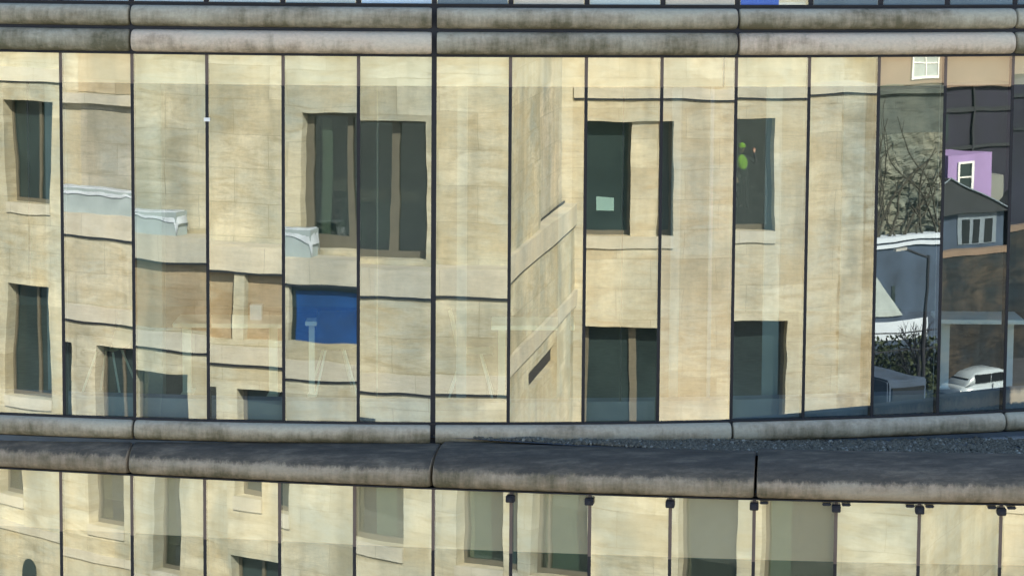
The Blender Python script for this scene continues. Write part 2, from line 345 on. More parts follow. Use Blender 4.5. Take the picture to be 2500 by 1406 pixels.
# parapet roll of the lower storey: broad dark top, rounded nose
R4 = [(-0.50, -1.90), (0.02, -1.872), (0.075, -1.865), (0.115, -1.838), (0.135, -1.795), (0.130, -1.735), (0.10, -1.675), (0.05, -1.62), (-0.03, -1.565), (-0.13, -1.515), (-0.24, -1.478), (-0.34, -1.455), (-0.46, -1.45), (-0.50, -1.47)]
for i in range(5):
    m4 = roll_mat('cast_stone_parapet', (0.34, 0.28, 0.21), (0.10, 0.095, 0.06), dirt4[i] * 0.85, -1.76, 0.2)
    t4 = m4.node_tree
    # mottled dark colour mixed in by normal where the stone lies flat
    p4 = [n for n in t4.nodes if n.type == 'BSDF_PRINCIPLED'][0]; lk = p4.inputs['Base Color'].links[0].from_socket
    ge = N(t4, 'ShaderNodeNewGeometry'); sp_ = N(t4, 'ShaderNodeSeparateXYZ'); t4.links.new(ge.outputs['Normal'], sp_.inputs[0])
    nn = N(t4, 'ShaderNodeTexNoise'); nn.inputs['Scale'].default_value = 7; nn.inputs['Detail'].default_value = 9; nn.inputs['Roughness'].default_value = 0.78
    tcc = N(t4, 'ShaderNodeTexCoord'); mp4 = N(t4, 'ShaderNodeMapping'); mp4.inputs['Scale'].default_value = (1.6, 1.6, 0.6); t4.links.new(tcc.outputs['Object'], mp4.inputs[0]); t4.links.new(mp4.outputs[0], nn.inputs[0])
    ma = N(t4, 'ShaderNodeMath', operation='MULTIPLY_ADD'); t4.links.new(nn.outputs[0], ma.inputs[0]); ma.inputs[1].default_value = 0.9; t4.links.new(sp_.outputs[2], ma.inputs[2])
    fr = ramp(t4, ma.outputs[0], [(0.80, 0.0), (1.55, 0.93)])
    n5 = N(t4, 'ShaderNodeTexNoise'); n5.inputs['Scale'].default_value = 3.0; n5.inputs['Detail'].default_value = 9; n5.inputs['Roughness'].default_value = 0.75
    m5 = N(t4, 'ShaderNodeMapping'); m5.inputs['Scale'].default_value = (0.7, 2.6, 2.6); t4.links.new(tcc.outputs['Object'], m5.inputs[0]); t4.links.new(m5.outputs[0], n5.inputs[0])
    dk = ramp(t4, n5.outputs[0], [(0.32, (0.026, 0.027, 0.026)), (0.5, (0.062, 0.058, 0.049)), (0.68, (0.15, 0.13, 0.10))])
    t4.links.new(mix(t4, fr, lk, dk), p4.inputs['Base Color'])
    b5 = N(t4, 'ShaderNodeBump'); b5.inputs['Strength'].default_value = 0.5; b5.inputs['Distance'].default_value = 0.02; t4.links.new(n5.outputs[0], b5.inputs['Height']); t4.links.new(b5.outputs[0], p4.inputs['Normal'])
    zt = (-1.535, -1.53, -1.508, -1.485, -1.48)[i]; r4 = [(o_, z_ if z_ < -1.6 else -1.6 + (z_ + 1.6) * (zt + 1.6) / 0.15) for o_, z_ in R4]
    sweep('parapet_roll', lowy, JL[i] + (0.014 if i != 0 else 0), JL[i + 1] - 0.014, r4, m4, cap=0.07)
# recessed dark backing and joints between the rolls
XA, XB = -8.05, 7.8
def band(name, f, prof, mat, a=XA, b=XB): return sweep(name, f, a, b, prof, mat, smooth=False, n=60)
band('joint_backing', up, [(-0.30, 2.25), (0.012, 2.25), (0.012, 2.75), (-0.30, 2.75)], M['joint'])
band('joint_backing', up, [(-0.30, -1.62), (0.010, -1.62), (0.010, -1.342), (-0.30, -1.342)], M['joint'])
band('wall_upstand', up, [(-0.28, -1.70), (0.035, -1.70), (0.035, -1.552), (-0.28, -1.552)], M['membrane'])
band('head_frame', up, [(-0.06, 2.2445), (0.02, 2.2445), (0.02, 2.262), (-0.06, 2.262)], M['mullion'])
band('sill_frame', up, [(-0.08, -1.352), (0.03, -1.352), (0.03, -1.336), (-0.08, -1.336)], M['mullion'])
band('sill_frame', up, [(-0.08, 2.742), (0.03, 2.742), (0.03, 2.757), (-0.08, 2.757)], M['mullion'])
band('head_frame', lowy, [(-0.10, -1.90), (0.015, -1.90), (0.015, -1.886), (-0.10, -1.886)], M['joint'], LX[0], LX[-1])
# cream bulkheads and grey upstands behind the glass
band('ceiling_bulkhead', up, [(-0.36, Z_CEIL), (-0.10, Z_CEIL), (-0.10, 2.25), (-0.36, 2.25)], M['bulkhead'])
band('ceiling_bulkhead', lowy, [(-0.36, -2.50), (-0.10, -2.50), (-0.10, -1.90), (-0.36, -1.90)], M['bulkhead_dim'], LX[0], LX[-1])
band('floor_upstand', up, [(-0.34, -1.37), (-0.10, -1.37), (-0.10, -1.15), (-0.34, -1.15)], M['upstand'])
# the pale strip inside the storey above, and its blinds
band('floor_upstand', up, [(-0.34, 2.742), (-0.10, 2.742), (-0.10, 2.775), (-0.34, 2.775)], M['sheet'])
def blind(i0, i1, z0, z1, mat, d=0.16, a=0.0, b=0.0):
    x0, x1 = UX[i0] + a, UX[i1] - b; bm = bmesh.new(); pr = []
    for x in (x0, x1):
        n_ = nrm(up, x); pr.append([(x - n_[0] * dd, up(x) - n_[1] * dd) for dd in (d, d + 0.012)])
    for z in (z0, z1): pass
    vs = [[bm.verts.new((*pr[s][q], z)) for q in (0, 1)] for s in (0, 1) for z in (z0, z1)]
    a0, a1, b0, b1 = vs
    for f_ in ((a0[0], b0[0], b1[0], a1[0]), (a0[1], a1[1], b1[1], b0[1]), (a0[0], a1[0], a1[1], a0[1]), (b0[0], b0[1], b1[1], b1[0]), (a0[0], a0[1], b0[1], b0[0]), (a1[0], b1[0], b1[1], a1[1])): bm.faces.new(f_)
    return gobj('window_blind', bm, mat)
for i in (0, 1, 2, 3, 4, 5, 6, 7, 8): blind(i, i + 1, 2.785, 4.6, M['sheet'], a=0.03, b=0.03)
blind(11, 12, 2.785, 4.2, M['white'], a=0.1, b=0.02); blind(12, 13, 2.785, 4.2, M['white'], a=0.04, b=0.04); blind(13, 14, 2.785, 4.2, M['white'], a=0.03, b=0.02)
blind(14, 15, 2.785, 4.2, M['blue'], a=0.06, b=0.32)
pal = {'pale': (0.42, 0.50, 0.49), 'sky': (0.45, 0.58, 0.68), 'stone': (0.50, 0.46, 0.38), 'blue': (0.05, 0.14, 0.5), 'slate': (0.10, 0.15, 0.18)}
for k_, v_ in pal.items(): M['sp_' + k_] = simple('sill_panel_' + k_, v_, 0.4, 0.12, 4)
seq = ['pale'] * 9 + ['sky', 'slate', 'stone', 'pale', 'stone', 'blue', 'slate', 'slate', 'slate', 'slate', 'slate', 'slate', 'slate']
for i in range(len(UX) - 1):
    xa_, xb_ = UX[i] + 0.03, UX[i + 1] - (0.03 if seq[i] != 'blue' else 0.32)
    bm = bmesh.new(); n0, n1 = nrm(up, xa_), nrm(up, xb_); o0, o1 = 0.002, 0.006
    v = [bm.verts.new((x + n_[0] * o, up(x) + n_[1] * o, z)) for x, n_ in ((xa_, n0), (xb_, n1)) for o in (o0, o1) for z in (2.758, 2.83)]
    for f in ((0, 1, 3, 2), (4, 6, 7, 5), (0, 4, 5, 1), (2, 3, 7, 6), (0, 2, 6, 4), (1, 5, 7, 3)): bm.faces.new([v[q] for q in f])
    gobj('sill_panel', bm, M['sp_' + seq[i]])
# slabs, rear wall, ceiling, roof, base
def plate(name, f, z0, z1, mat, back=9.0, inset=0.37, a=XA, b=XB):
    bm = bmesh.new(); n = 50; lo, hi, lb, hb = [], [], [], []
    for i in range(n + 1):
        x = a + (b - a) * i / n; y = f(x) + inset
        lo.append(bm.verts.new((x, y, z0))); hi.append(bm.verts.new((x, y, z1)))
    c = [bm.verts.new((b, back, z0)), bm.verts.new((a, back, z0)), bm.verts.new((b, back, z1)), bm.verts.new((a, back, z1))]
    bm.faces.new(lo + c[:2]); bm.faces.new(hi + c[2:])
    for i in range(n): bm.faces.new((lo[i], lo[i + 1], hi[i + 1], hi[i]))
    bm.faces.new((lo[-1], c[0], c[2], hi[-1])); bm.faces.new((c[0], c[1], c[3], c[2])); bm.faces.new((c[1], lo[0], hi[0], c[3]))
    return gobj(name, bm, mat)
plate('floor_slab', up, -1.56, Z_FLOOR, M['carpet'], inset=0.36)
plate('ceiling_slab', up, Z_CEIL + 0.02, 2.74, M['ceiling'])
plate('ceiling_slab', up, 6.3, 6.9, M['ceiling'], inset=-0.1)
plate('floor_slab', lowy, -5.9, -5.40, M['carpet'], inset=-0.05)
plate('ceiling_slab', lowy, -2.48, -1.91, M['ceiling'])
plate('base_storeys', lowy, G_GND, -5.9, M['stone_grey'], inset=0.0)
def gbox(name, mat, *b): 
    bm = bmesh.new()
    for q in b: box(bm, *q)
    return gobj(name, bm, mat)
gbox('rear_wall', M['interior'], (XA, XB, 9.0, 9.3, -5.9, 6.9))
gbox('side_wall', M['interior'], (XA - 0.3, XA, up(XA) + 0.05, 9.3, -5.9, 6.9)); gbox('side_wall', M['interior'], (XB, XB + 0.3, up(XB) + 0.4, 9.3, -5.9, 6.9))
# thin interior fins and a column seen through the panes
def fin(x, y, z0, z1, w, mat, name='glass_fin'): gbox(name, mat, (x - w / 2, x + w / 2, y, y + 0.05, z0, z1))
fin(-4.79, 0.50, -0.0, Z_CEIL, 0.014, M['mullion']); fin(1.08, 0.24, -1.15, Z_CEIL, 0.014, M['mullion'])
fin(1.965, 0.5, -1.15, Z_CEIL, 0.035, M['upstand'])
fin(-3.52, 0.45, Z_CEIL, 2.24, 0.014, M['mullion']); fin(2.06, 0.32, Z_CEIL, 2.24, 0.014, M['mullion'])
gbox('column', M['blind'], (-3.82, -3.52, 0.9, 1.2, Z_FLOOR, Z_CEIL))
gbox('column', M['white'], (4.30, 4.36, 1.15, 1.2, Z_FLOOR, Z_CEIL))
fin(-1.34, 0.5, Z_FLOOR, Z_CEIL, 0.012, M['blind'])

for x_, w_, y_ in ((-4.55, 0.20, 0.7), (-0.5, 0.10, 0.5), (0.52, 0.13, 0.5), (2.60, 0.16, 0.8), (3.42, 0.22, 1.0), (1.62, 0.09, 0.6)):
    gbox('reflection_veil_panel', M['veil'], (x_ - w_ / 2, x_ + w_ / 2, y_, y_ + 0.04, Z_FLOOR, Z_CEIL))  # panels added inside to imitate faint layered reflections in the glass
# clamps under the parapet on the right half of the lower glazing
def clamp(x, armL, armR):
    n_ = nrm(lowy, x); t_ = Vector((-n_[1], n_[0], 0)); c = Vector((x, lowy(x), -1.955)) + Vector((n_[0], n_[1], 0)) * 0.045
    r = math.atan2(t_.y, t_.x)
    bm = bmesh.new(); box(bm, -0.042, 0.042, -0.035, 0.045, -0.033, 0.033)
    box(bm, -0.022, 0.022, -0.06, -0.035, -0.022, 0.022)
    bmesh.ops.bevel(bm, geom=bm.edges[:], offset=0.006, segments=2, affect='EDGES')
    bmesh.ops.transform(bm, matrix=Matrix.Translation(c) @ Matrix.Rotation(r, 4, 'Z'), verts=bm.verts)
    o = gobj('glazing_clamp', bm, M['joint'])
    for s, on in ((-1, armL), (1, armR)):
        if not on: continue
        b2 = bmesh.new(); box(b2, min(s * .05, s * .135), max(s * .05, s * .135), -0.02, 0.02, 0.026, 0.052)
        bmesh.ops.bevel(b2, geom=b2.edges[:], offset=0.008, segments=2, affect='EDGES')
        bmesh.ops.transform(b2, matrix=Matrix.Translation(c) @ Matrix.Rotation(r, 4, 'Z'), verts=b2.verts)
        a = obj('clamp_arm', b2, M['joint'], o)
for i, x in enumerate((0.006, 0.761, 1.53, 2.326, 3.1, 3.885, 4.654, 5.42)):
    clamp(x, i >= 4, i >= 3)
# pale flashing at the foot of the upper wall, and a bright sliver of metal on one mullion
sweep('flashing', up, 2.9, 7.7, [(0.04, -1.64), (0.10, -1.64), (0.10, -1.612), (0.04, -1.60)], M['steel'], smooth=False, n=20)
gbox('pane_clip', M['white'], (-2.98 - 0.028, -2.98 + 0.03, up(-2.98) - 0.02, up(-2.98) - 0.004, 1.60, 1.635))

# terrace roof with gravel on it
def zdeck(x): return min(-1.47, -1.485 - 0.028 * x)
bm = bmesh.new(); n = 50; pa, pb = [], []
for i in range(n + 1):
    x = -7.9 + 15.5 * i / n; pa.append(bm.verts.new((x, min(lowy(x) + 0.45, up(x) + 0.25), zdeck(x)))); pb.append(bm.verts.new((x, up(x) + 0.3, zdeck(x))))
for i in range(n): bm.faces.new((pa[i], pa[i + 1], pb[i + 1], pb[i]))
gobj('terrace_deck', bm, M['membrane'])
rr = random.Random(3); tmp = bmesh.new(); bmesh.ops.create_icosphere(tmp, subdivisions=1, radius=1.0)
tv = [v.co.copy() for v in tmp.verts]; tf = [[v.index for v in f.verts] for f in tmp.faces]; tmp.free()
gvs, gfs, gmi = [], [], []
for _ in range(26000):
    x = rr.uniform(-1.2, 7.5); y = rr.uniform(-0.9, up(x) + 0.05)
    if y < lowy(x) + 0.50 or y > up(x): continue
    r = rr.uniform(0.010, 0.027) * (1.4 if rr.random() < .05 else 1)
    mt = Matrix.Translation((x, y, zdeck(x) + r * 0.4 + 0.02 * noise.noise(Vector((x * 3, y * 3, 0))))) @ Matrix.Rotation(rr.uniform(0, 6.28), 4, (rr.random(), rr.random(), rr.random() + .1)) @ Matrix.Diagonal((r, r * rr.uniform(.6, 1), r * rr.uniform(.5, .9), 1))
    b = len(gvs); gvs += [tuple(mt @ v) for v in tv]; gfs += [[b + q for q in f] for f in tf]; gmi += [1 if rr.random() < 0.06 else 0] * len(tf)
gme = bpy.data.meshes.new('gravel'); gme.from_pydata(gvs, [], gfs); gme.materials.append(M['gravel']); gme.materials.append(M['gravel_pale'])
gme.polygons.foreach_set('material_index', gmi); gv = bpy.data.objects.new('gravel', gme); COL.objects.link(gv)
tag(gv, 'dark loose gravel lying on the narrow terrace roof behind the parapet roll', 'gravel', kind='stuff')

# ------------------------------------------------------------------ furniture inside
def table(x, y, w, d, label, ped=0.06, drawer=False, mat='cream'):
    r = empty('office_table', (x, y, Z_FLOOR)); tag(r, label, 'table', 'tables inside the glass building')
    boxes('tabletop', M[mat], r, (-w / 2, w / 2, -d / 2, d / 2, 0.755, 0.80), bevel=0.005)
    for s in ((-1, 1) if w > 0.5 else (0,)):
        xx = s * (w / 2 - 0.11)
        l = boxes('leg', M[mat], r, (xx - ped / 2, xx + ped / 2, -0.03, 0.03, 0.03, 0.755))
        boxes('foot', M[mat], l, (xx - ped / 2 - 0.01, xx + ped / 2 + 0.01, -d / 2 + 0.05, d / 2 - 0.05, 0.0, 0.03))
    return r
table(-2.93, 1.9, 1.12, 0.7, 'pale table seen through the glass left of the blue board', 0.09)
table(-2.08, 1.9, 0.12, 0.30, 'narrow pale pedestal table seen in front of the blue board', 0.06)
table(0.22, 1.9, 0.86, 0.7, 'pale table beside the shell chair, right of the centre mullion', 0.075)
table(4.95, 2.6, 0.9, 0.7, 'pale table behind the dark panes at the right end', 0.09, mat='white')
def chair(x, y, rz, label):
    r = empty('shell_chair', (x, y, Z_FLOOR), rz); tag(r, label, 'chair', 'shell chairs inside the glass building')
    pr = [(-0.24, 0.90), (-0.215, 0.80), (-0.185, 0.66), (-0.165, 0.55), (-0.13, 0.49), (-0.07, 0.465), (0.06, 0.46), (0.18, 0.465), (0.225, 0.455)]
    bm = bmesh.new(); g = []
    for j in range(9):
        t = -1 + j / 4; row = []
        for i, (a, z) in enumerate(pr):
            w = 0.20 + 0.03 * min(i, 4) / 4; cup = 0.03 * t * t
            row.append(bm.verts.new((a + (cup if i < 4 else 0), t * w, z + (cup if i >= 4 else 0))))
        g.append(row)
    for a, b in zip(g, g[1:]):
        for i in range(len(pr) - 1): bm.faces.new((a[i], a[i + 1], b[i + 1], b[i]))
    bmesh.ops.solidify(bm, geom=bm.faces[:], thickness=0.012)
    obj('seat_shell', bm, M['cream'], r, smooth=True)
    for sx_ in (-1, 1):
        for sy in (-1, 1):
            b = bmesh.new(); tube(b, (sx_ * 0.09 + 0.01, sy * 0.10, 0.462), (sx_ * 0.23, sy * 0.22, 0.0), 0.012); obj('leg', b, M['cream'], r)
    return r
c1 = chair(-0.42, 1.9, 0.0, 'pale shell chair facing right towards a table, by the centre mullion')
def copy_tree(o, parent=None):
    c = o.copy(); COL.objects.link(c); c.parent = parent
    for ch in o.children: copy_tree(ch, c)
    return c
c2 = copy_tree(c1); c2.location = (-4.18, 1.9, Z_FLOOR); c2.rotation_euler = (0, 0, math.radians(160)); c2['label'] = 'pale shell chair with splayed legs behind the second pane from the left'
c3 = copy_tree(c1); c3.location = (-1.86, 2.1, Z_FLOOR); c3.rotation_euler = (0, 0, math.radians(100)); c3['label'] = 'pale shell chair behind the pane below the large mirrored window'
mo = boxes('paper_box', M['white'], None, (-2.72, -2.60, 1.85, 1.99, Z_FLOOR + 0.80, Z_FLOOR + 0.955)); tag(mo, 'small white box standing on the pale table', 'box')

# ------------------------------------------------------------------ the sandstone building opposite (mirrored in the glass)
AL = math.atan(0.245)
sb = empty('sandstone_building', (0, -36.0, 0), AL)
tag(sb, 'long pale sandstone building with recessed windows, mirrored in the glass panes', 'building')
VW1, VW2, VU = -7.10, -16.3, -0.8
ZCOP, ZA, ZB, ZBT = -4.12, -4.705, -6.84, -6.42
def wall(name, v, u0, u1, z0, z1, holes, depth, mat, depths=None):
    """wall face in the plane v with openings and their reveals; nested sheets become one mesh"""
    bm = bmesh.new()
    us = sorted({u0, u1, *[h[0] for h in holes], *[h[1] for h in holes]}); zs = sorted({z0, z1, *[h[2] for h in holes], *[h[3] for h in holes]})
    us = [u for u in us if u0 <= u <= u1]; zs = [z for z in zs if z0 <= z <= z1]
    for a, b in zip(us, us[1:]):
        for c, d in zip(zs, zs[1:]):
            mu, mz = (a + b) / 2, (c + d) / 2
            if any(h[0] < mu < h[1] and h[2] < mz < h[3] for h in holes): continue
            quad(bm, (a, v, c), (b, v, c), (b, v, d), (a, v, d))
    for i, (a, b, c, d) in enumerate(holes):
        w = v - (depths[i] if depths else depth)
        quad(bm, (a, v, c), (a, w, c), (a, w, d), (a, v, d)); quad(bm, (b, v, c), (b, w, c), (b, w, d), (b, v, d))
        quad(bm, (a, v, d), (b, v, d), (b, w, d), (a, w, d)); quad(bm, (a, v, c), (b, v, c), (b, w, c), (a, w, c))
    return obj(name, bm, mat, sb)
def window(v, a, b, c, d, depth=0.42, mulls=(), fw=0.09, style='dark', sill=True, blinds=(), fmat='frame', see=False, sillh=0.33, transom=None):
    y1 = v - depth + 0.10; y0 = v - depth
    bs = [(a, b, y0, y1, c, c + fw * 1.4), (a, b, y0, y1, d - fw * 0.5, d), (a, a + fw, y0, y1, c + fw * 1.4, d - fw * 0.5), (b - fw, b, y0, y1, c + fw * 1.4, d - fw * 0.5)]
    for m_, w_ in mulls: bs.append((m_ - w_ / 2, m_ + w_ / 2, y0, y1 + 0.003, c + fw * 1.4, d - fw * 0.5))
    if transom: bs.append((a + fw, b - fw, y0, y1 - 0.003, transom, transom + 0.06))
    wn = boxes('window', M[fmat], sb, *bs)
    boxes('window_glass', M['winglass'] if (see or blinds) else M['teal_pane'], wn, (a + 0.02, b - 0.02, y0 + 0.03, y0 + 0.045, c + 0.02, d - 0.02))
    if see or blinds:
        boxes('room_recess', M['teal_pane'], wn, (a - 0.3, b + 0.3, y0 - 1.6, y0 - 1.5, c - 0.2, d + 0.1))
    for (x0, x1, zz0, zz1, mt) in blinds:
        boxes('window_blind', M[mt], wn, (x0, x1, y0 - 0.08, y0 - 0.06, zz0, zz1))
    if sill: boxes('sill', M['coping'], wn, (a - 0.02, b + 0.02, v - 0.2, v + 0.055, c - sillh, c - 0.002))
    return wn
# --- left wing (set back 7 m)
w1 = [(-40.42, -38.52, -4.97, -1.93), (-40.5, -38.6, -10.82, -7.42), (-46.5, -44.6, -4.97, -1.93), (-46.5, -44.6, -10.82, -7.42), (-34.4, -32.6, -4.97, -1.93), (-34.4, -32.6, -10.82, -7.42),
      (-44.1, -42.55, -15.56, -12.9), (-38.9, -37.75, -16.24, -12.9), (-51.2, -49.9, -15.6, -12.9), (-33.4, -31.8, -15.6, -12.9)]
wall('wall', VW1, -62, -27, G_GND, 4.6, w1, 0.5, M['stone'])
for h in w1[:6]: window(VW1, *h, depth=0.5, mulls=((h[0] + 0.55 * (h[1] - h[0]), 0.10),))
for h in w1[6:10]: window(VW1, *h, depth=0.5, blinds=((h[0] + .05, h[1] - .05, h[2] + 0.7, h[3], 'blind_brown'),))
bm = bmesh.new(); ar = [(-50.05, G_GND + .01), (-49.35, G_GND + .01)] + [(-49.70 + 0.35 * math.cos(a_ * math.pi / 12), -17.95 + 0.40 * math.sin(a_ * math.pi / 12)) for a_ in range(13)]
fa = bm.faces.new([bm.verts.new((a_, VW1 + 0.004, b_)) for a_, b_ in ar]); ex = bmesh.ops.extrude_face_region(bm, geom=[fa]); bmesh.ops.translate(bm, verts=[v for v in ex['geom'] if isinstance(v, bmesh.types.BMVert)], vec=(0, 0.02, 0)); obj('arched_door', bm, M['teal_pane'], sb)
boxes('string_course', M['coping'], sb, (-62, -27.0, VW1, VW1 + 0.07, -1.35, -0.95)); boxes('string_course', M['coping'], sb, (-62, -27.0, VW1, VW1 + 0.05, -16.75, -16.45))
# --- main block, upper wall behind the ledge
mu = [(-8.32, -5.9, -3.98, -0.92), (-4.72, -2.28, -3.98, -0.92), (-22.6, -20.9, -3.98, -0.92), (-16.6, -14.4, -3.98, -0.92), (2.9, 3.9, -3.98, -0.92)]
wall('wall', VU, -27, 4.0, ZCOP, 4.6, mu, 0.42, M['stone'])
window(VU, *mu[0], mulls=((-7.17, 0.18),), fw=0.2, blinds=((-7.98, -7.75, -3.8, -1.1, 'blind'), (-7.75, -7.0, -2.75, -2.45, 'blind_brown')), see=True, sill=False)
window(VU, *mu[1], mulls=((-3.10, 0.19),), fw=0.12, blinds=((-4.6, -2.4, -2.75, -2.5, 'blind_brown'),), see=True, sill=False)
for h in mu[2:]: window(VU, *h, mulls=(((h[0] + h[1]) / 2, 0.16),), sill=False)
boxes('string_course', M['coping'], sb, (-26.7, -23.7, VU, VU + 0.2, -1.45, -1.18), bevel=0.01)
boxes('infill_panel', M['stone_brown2'], sb, (-26.15, -24.0, VU + 0.001, VU + 0.02, -1.15, 1.6)); boxes('infill_panel', M['stone_grey'], sb, (-26.05, -24.0, VU + 0.001, VU + 0.015, ZCOP, -1.47))
# ledge (coping over the lower wall, wide enough to stand things on)
boxes('ledge', M['coping'], sb, (-27.0, 4.83, VU, 0.07, ZA, ZCOP), bevel=0.012)
# --- main block, lower wall
ml = [(-20.2, -16.6, -6.36, ZA - 0.03), (-14.6, -13.04, -6.28, ZA - 0.03), (-12.76, -10.2, -6.28, ZA - 0.03), (-8.35, -6.3, -6.03, ZA - 0.03),
      (-25.0, -23.25, -11.45, -7.42), (-26.75, -25.85, -11.40, -7.42), (-19.75, -17.95, -11.60, -7.42), (-14.82, -13.50, -11.60, -7.42), (-12.89, -11.62, -11.45, -7.42), (-11.22, -9.75, -11.45, -7.42), (-4.70, -3.22, -11.45, -7.42), (-1.32, 0.45, -11.45, -7.42),
      (-26.9, -25.2, -16.5, -12.95), (-22.8, -21.2, -16.5, -12.95), (-18.6, -17.0, -16.5, -12.95), (-14.6, -13.0, -16.5, -12.95), (-10.4, -8.8, -16.5, -12.95), (-4.7, -3.2, -16.5, -12.95), (-1.2, 0.4, -16.5, -12.95)]
dp = [0.2] * 4 + [0.42] * 15
wall('wall', 0.0, -27, 4.75, G_GND, ZA, ml, 0.42, M['stone'], dp)
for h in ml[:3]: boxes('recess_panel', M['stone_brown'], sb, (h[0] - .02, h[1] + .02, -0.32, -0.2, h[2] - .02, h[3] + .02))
pnl = boxes('recess_panel', M['teal_pane'], sb, (-8.37, -6.28, -0.32, -0.2, -6.05, ZA - 0.01))
boxes('blue_board', M['blue'], sb, (-8.22, -6.3, -0.19, -0.16, -6.03, -4.86))
window(0.0, *ml[4], mulls=((-24.3, 0.1),), style='dark')
window(0.0, *ml[5]); window(0.0, *ml[6], mulls=(), blinds=((-19.1, -18.5, -11.5, -9.3, 'blind'), (-18.5, -18.05, -11.5, -8.9, 'blind_brown')))
window(0.0, *ml[7], blinds=((-14.75, -14.15, -11.5, -9.0, 'blind'), (-14.15, -13.55, -11.5, -9.0, 'blind_brown')))
window(0.0, *ml[8]); window(0.0, *ml[9], mulls=((-10.95, .05),), blinds=((-11.1, -9.8, -11.4, -8.9, 'blind'), (-10.3, -9.8, -11.4, -8.7, 'blind_brown')))
window(0.0, *ml[10], blinds=((-4.65, -3.25, -10.9, -8.5, 'blind_brown'),))
window(0.0, *ml[11], blinds=((-1.27, -0.75, -10.9, -8.5, 'blind'), (-0.75, 0.4, -10.9, -8.5, 'blind_brown')))
for h in ml[12:]: window(0.0, *h, mulls=(((h[0] + h[1]) / 2, 0.09),))
boxes('string_course', M['coping'], sb, (-27.0, 4.83, 0.0, 0.07, ZB, ZBT), bevel=0.01)
# left return of the block
bm = bmesh.new(); quad(bm, (-27, 0, G_GND), (-27, VW1, G_GND), (-27, VW1, 4.6), (-27, 0, ZCOP)); obj('wall', bm, M['stone_grey'], sb)
# --- right return of the block, 16 m deep, with the ledge and course carried round
def ru(t): return 4.75 + 0.80 * t / 16.3            # u of the return wall at depth t
def rbox(bm, t0, t1, off0, off1, z0, z1):
    v = [bm.verts.new((ru(t) + o, -t, z)) for t in (t0, t1) for o in (off0, off1) for z in (z0, z1)]
    for f in ((0, 1, 3, 2), (4, 6, 7, 5), (0, 4, 5, 1), (2, 3, 7, 6), (0, 2, 6, 4), (1, 5, 7, 3)): bm.faces.new([v[i] for i in f])
bm = bmesh.new()
for t0, t1, z0, z1 in ((0, 16.3, G_GND, -7.80), (0, 7.2, -7.80, -7.33), (12.6, 16.3, -7.80, -7.33), (0, 16.3, -7.33, ZA)): rbox(bm, t0, t1, -0.9, 0.0, z0, z1)
obj('wall', bm, M['stone'], sb)
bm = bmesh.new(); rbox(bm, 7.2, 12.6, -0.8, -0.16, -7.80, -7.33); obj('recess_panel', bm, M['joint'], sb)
bm = bmesh.new(); rbox(bm, 0.80, 9.4, -1.2, -0.03, ZCOP, 4.6); obj('wall', bm, M['stone'], sb)
bm = bmesh.new(); rbox(bm, 9.4, 16.3, -1.2, -0.35, ZCOP, 4.6); obj('wall', bm, M['stone_grey'], sb)
bm = bmesh.new(); rbox(bm, 0.81, 16.3, -0.9, 0.08, ZA, ZCOP); obj('ledge', bm, M['coping'], sb)
bm = bmesh.new(); rbox(bm, 0.0, 16.3, 0.0, 0.08, ZB, ZBT); obj('string_course', bm, M['coping'], sb)
# --- right wing (set back 16 m)
w2 = [(8.8, 11.75, -4.97, -1.93), (13.3, 15.98, -4.97, -1.93), (20.4, 22.81, -4.97, -1.93), (24.9, 27.2, -4.97, -1.93),
      (9.66, 12.3, -10.82, -7.42), (13.3, 15.4, -10.82, -7.42), (20.6, 23.21, -10.82, -7.42), (24.9, 27.2, -10.82, -7.42)]
wall('wall', VW2, 4.2, 28.8, G_GND, 4.6, w2, 0.5, M['stone_warm']); wall('wall', VW2, 28.8, 31.6, G_GND, 4.6, [], 0.5, M['stone_stained'])
window(VW2, 8.8, 10.97, -4.97, -1.93, depth=0.45, fw=0.08)
boxes('recess_panel', M['stone_warm'], sb, (10.97, 11.75, VW2 - 0.3, VW2 - 0.1, -4.97, -1.93)); boxes('sill', M['coping'], sb, (10.99, 11.77, VW2 - 0.2, VW2 + 0.055, -5.30, -4.972))
window(VW2, *w2[1], depth=0.5, mulls=((14.6, .2),)); window(VW2, *w2[2], depth=0.5, see=True, fw=0.1); window(VW2, *w2[3], depth=0.5, mulls=((26.0, .15),))
window(VW2, *w2[4], depth=0.5, mulls=((11.08, 0.2),), fw=0.12, fmat='frame'); 
for h in w2[5:]: window(VW2, *h, depth=0.5, mulls=((h[0] + 0.9, 0.2),))
boxes('string_course', M['coping'], sb, (5.55, 31.66, VW2, VW2 + 0.06, -1.345, -1.06)); boxes('string_course', M['coping'], sb, (5.55, 31.64, VW2, VW2 + 0.04, -11.7, -11.4))
bm = bmesh.new(); quad(bm, (31.6, VW2, G_GND), (31.6, -40, G_GND), (31.6, -40, 4.6), (31.6, VW2, 4.6)); obj('wall', bm, M['stone_warm'], sb)
# roofs and backs so that it is a solid building
boxes('roof', M['slate'], sb, (-62.2, -27.0, -40, VW1 + 0.25, 4.6, 5.1), (-26.999, 5.3, -40, VU + 0.25, 4.602, 5.102), (5.301, 31.8, -40, VW2 + 0.25, 4.604, 5.104))
boxes('back_wall', M['stone_grey'], sb, (-62, 31.6, -40.4, -40, G_GND, 4.6)); boxes('side_wall', M['stone_grey'], sb, (-62.3, -62, -40, VW1, G_GND, 4.6))
# downpipes
def pipe(u, v, z0, z1):
    bm = bmesh.new(); tube(bm, (u, v + 0.06, z0), (u, v + 0.06, z1), 0.035); obj('downpipe', bm, M['coping'], sb)
pipe(33.0 - 2.0, VW2, G_GND, -1.35)

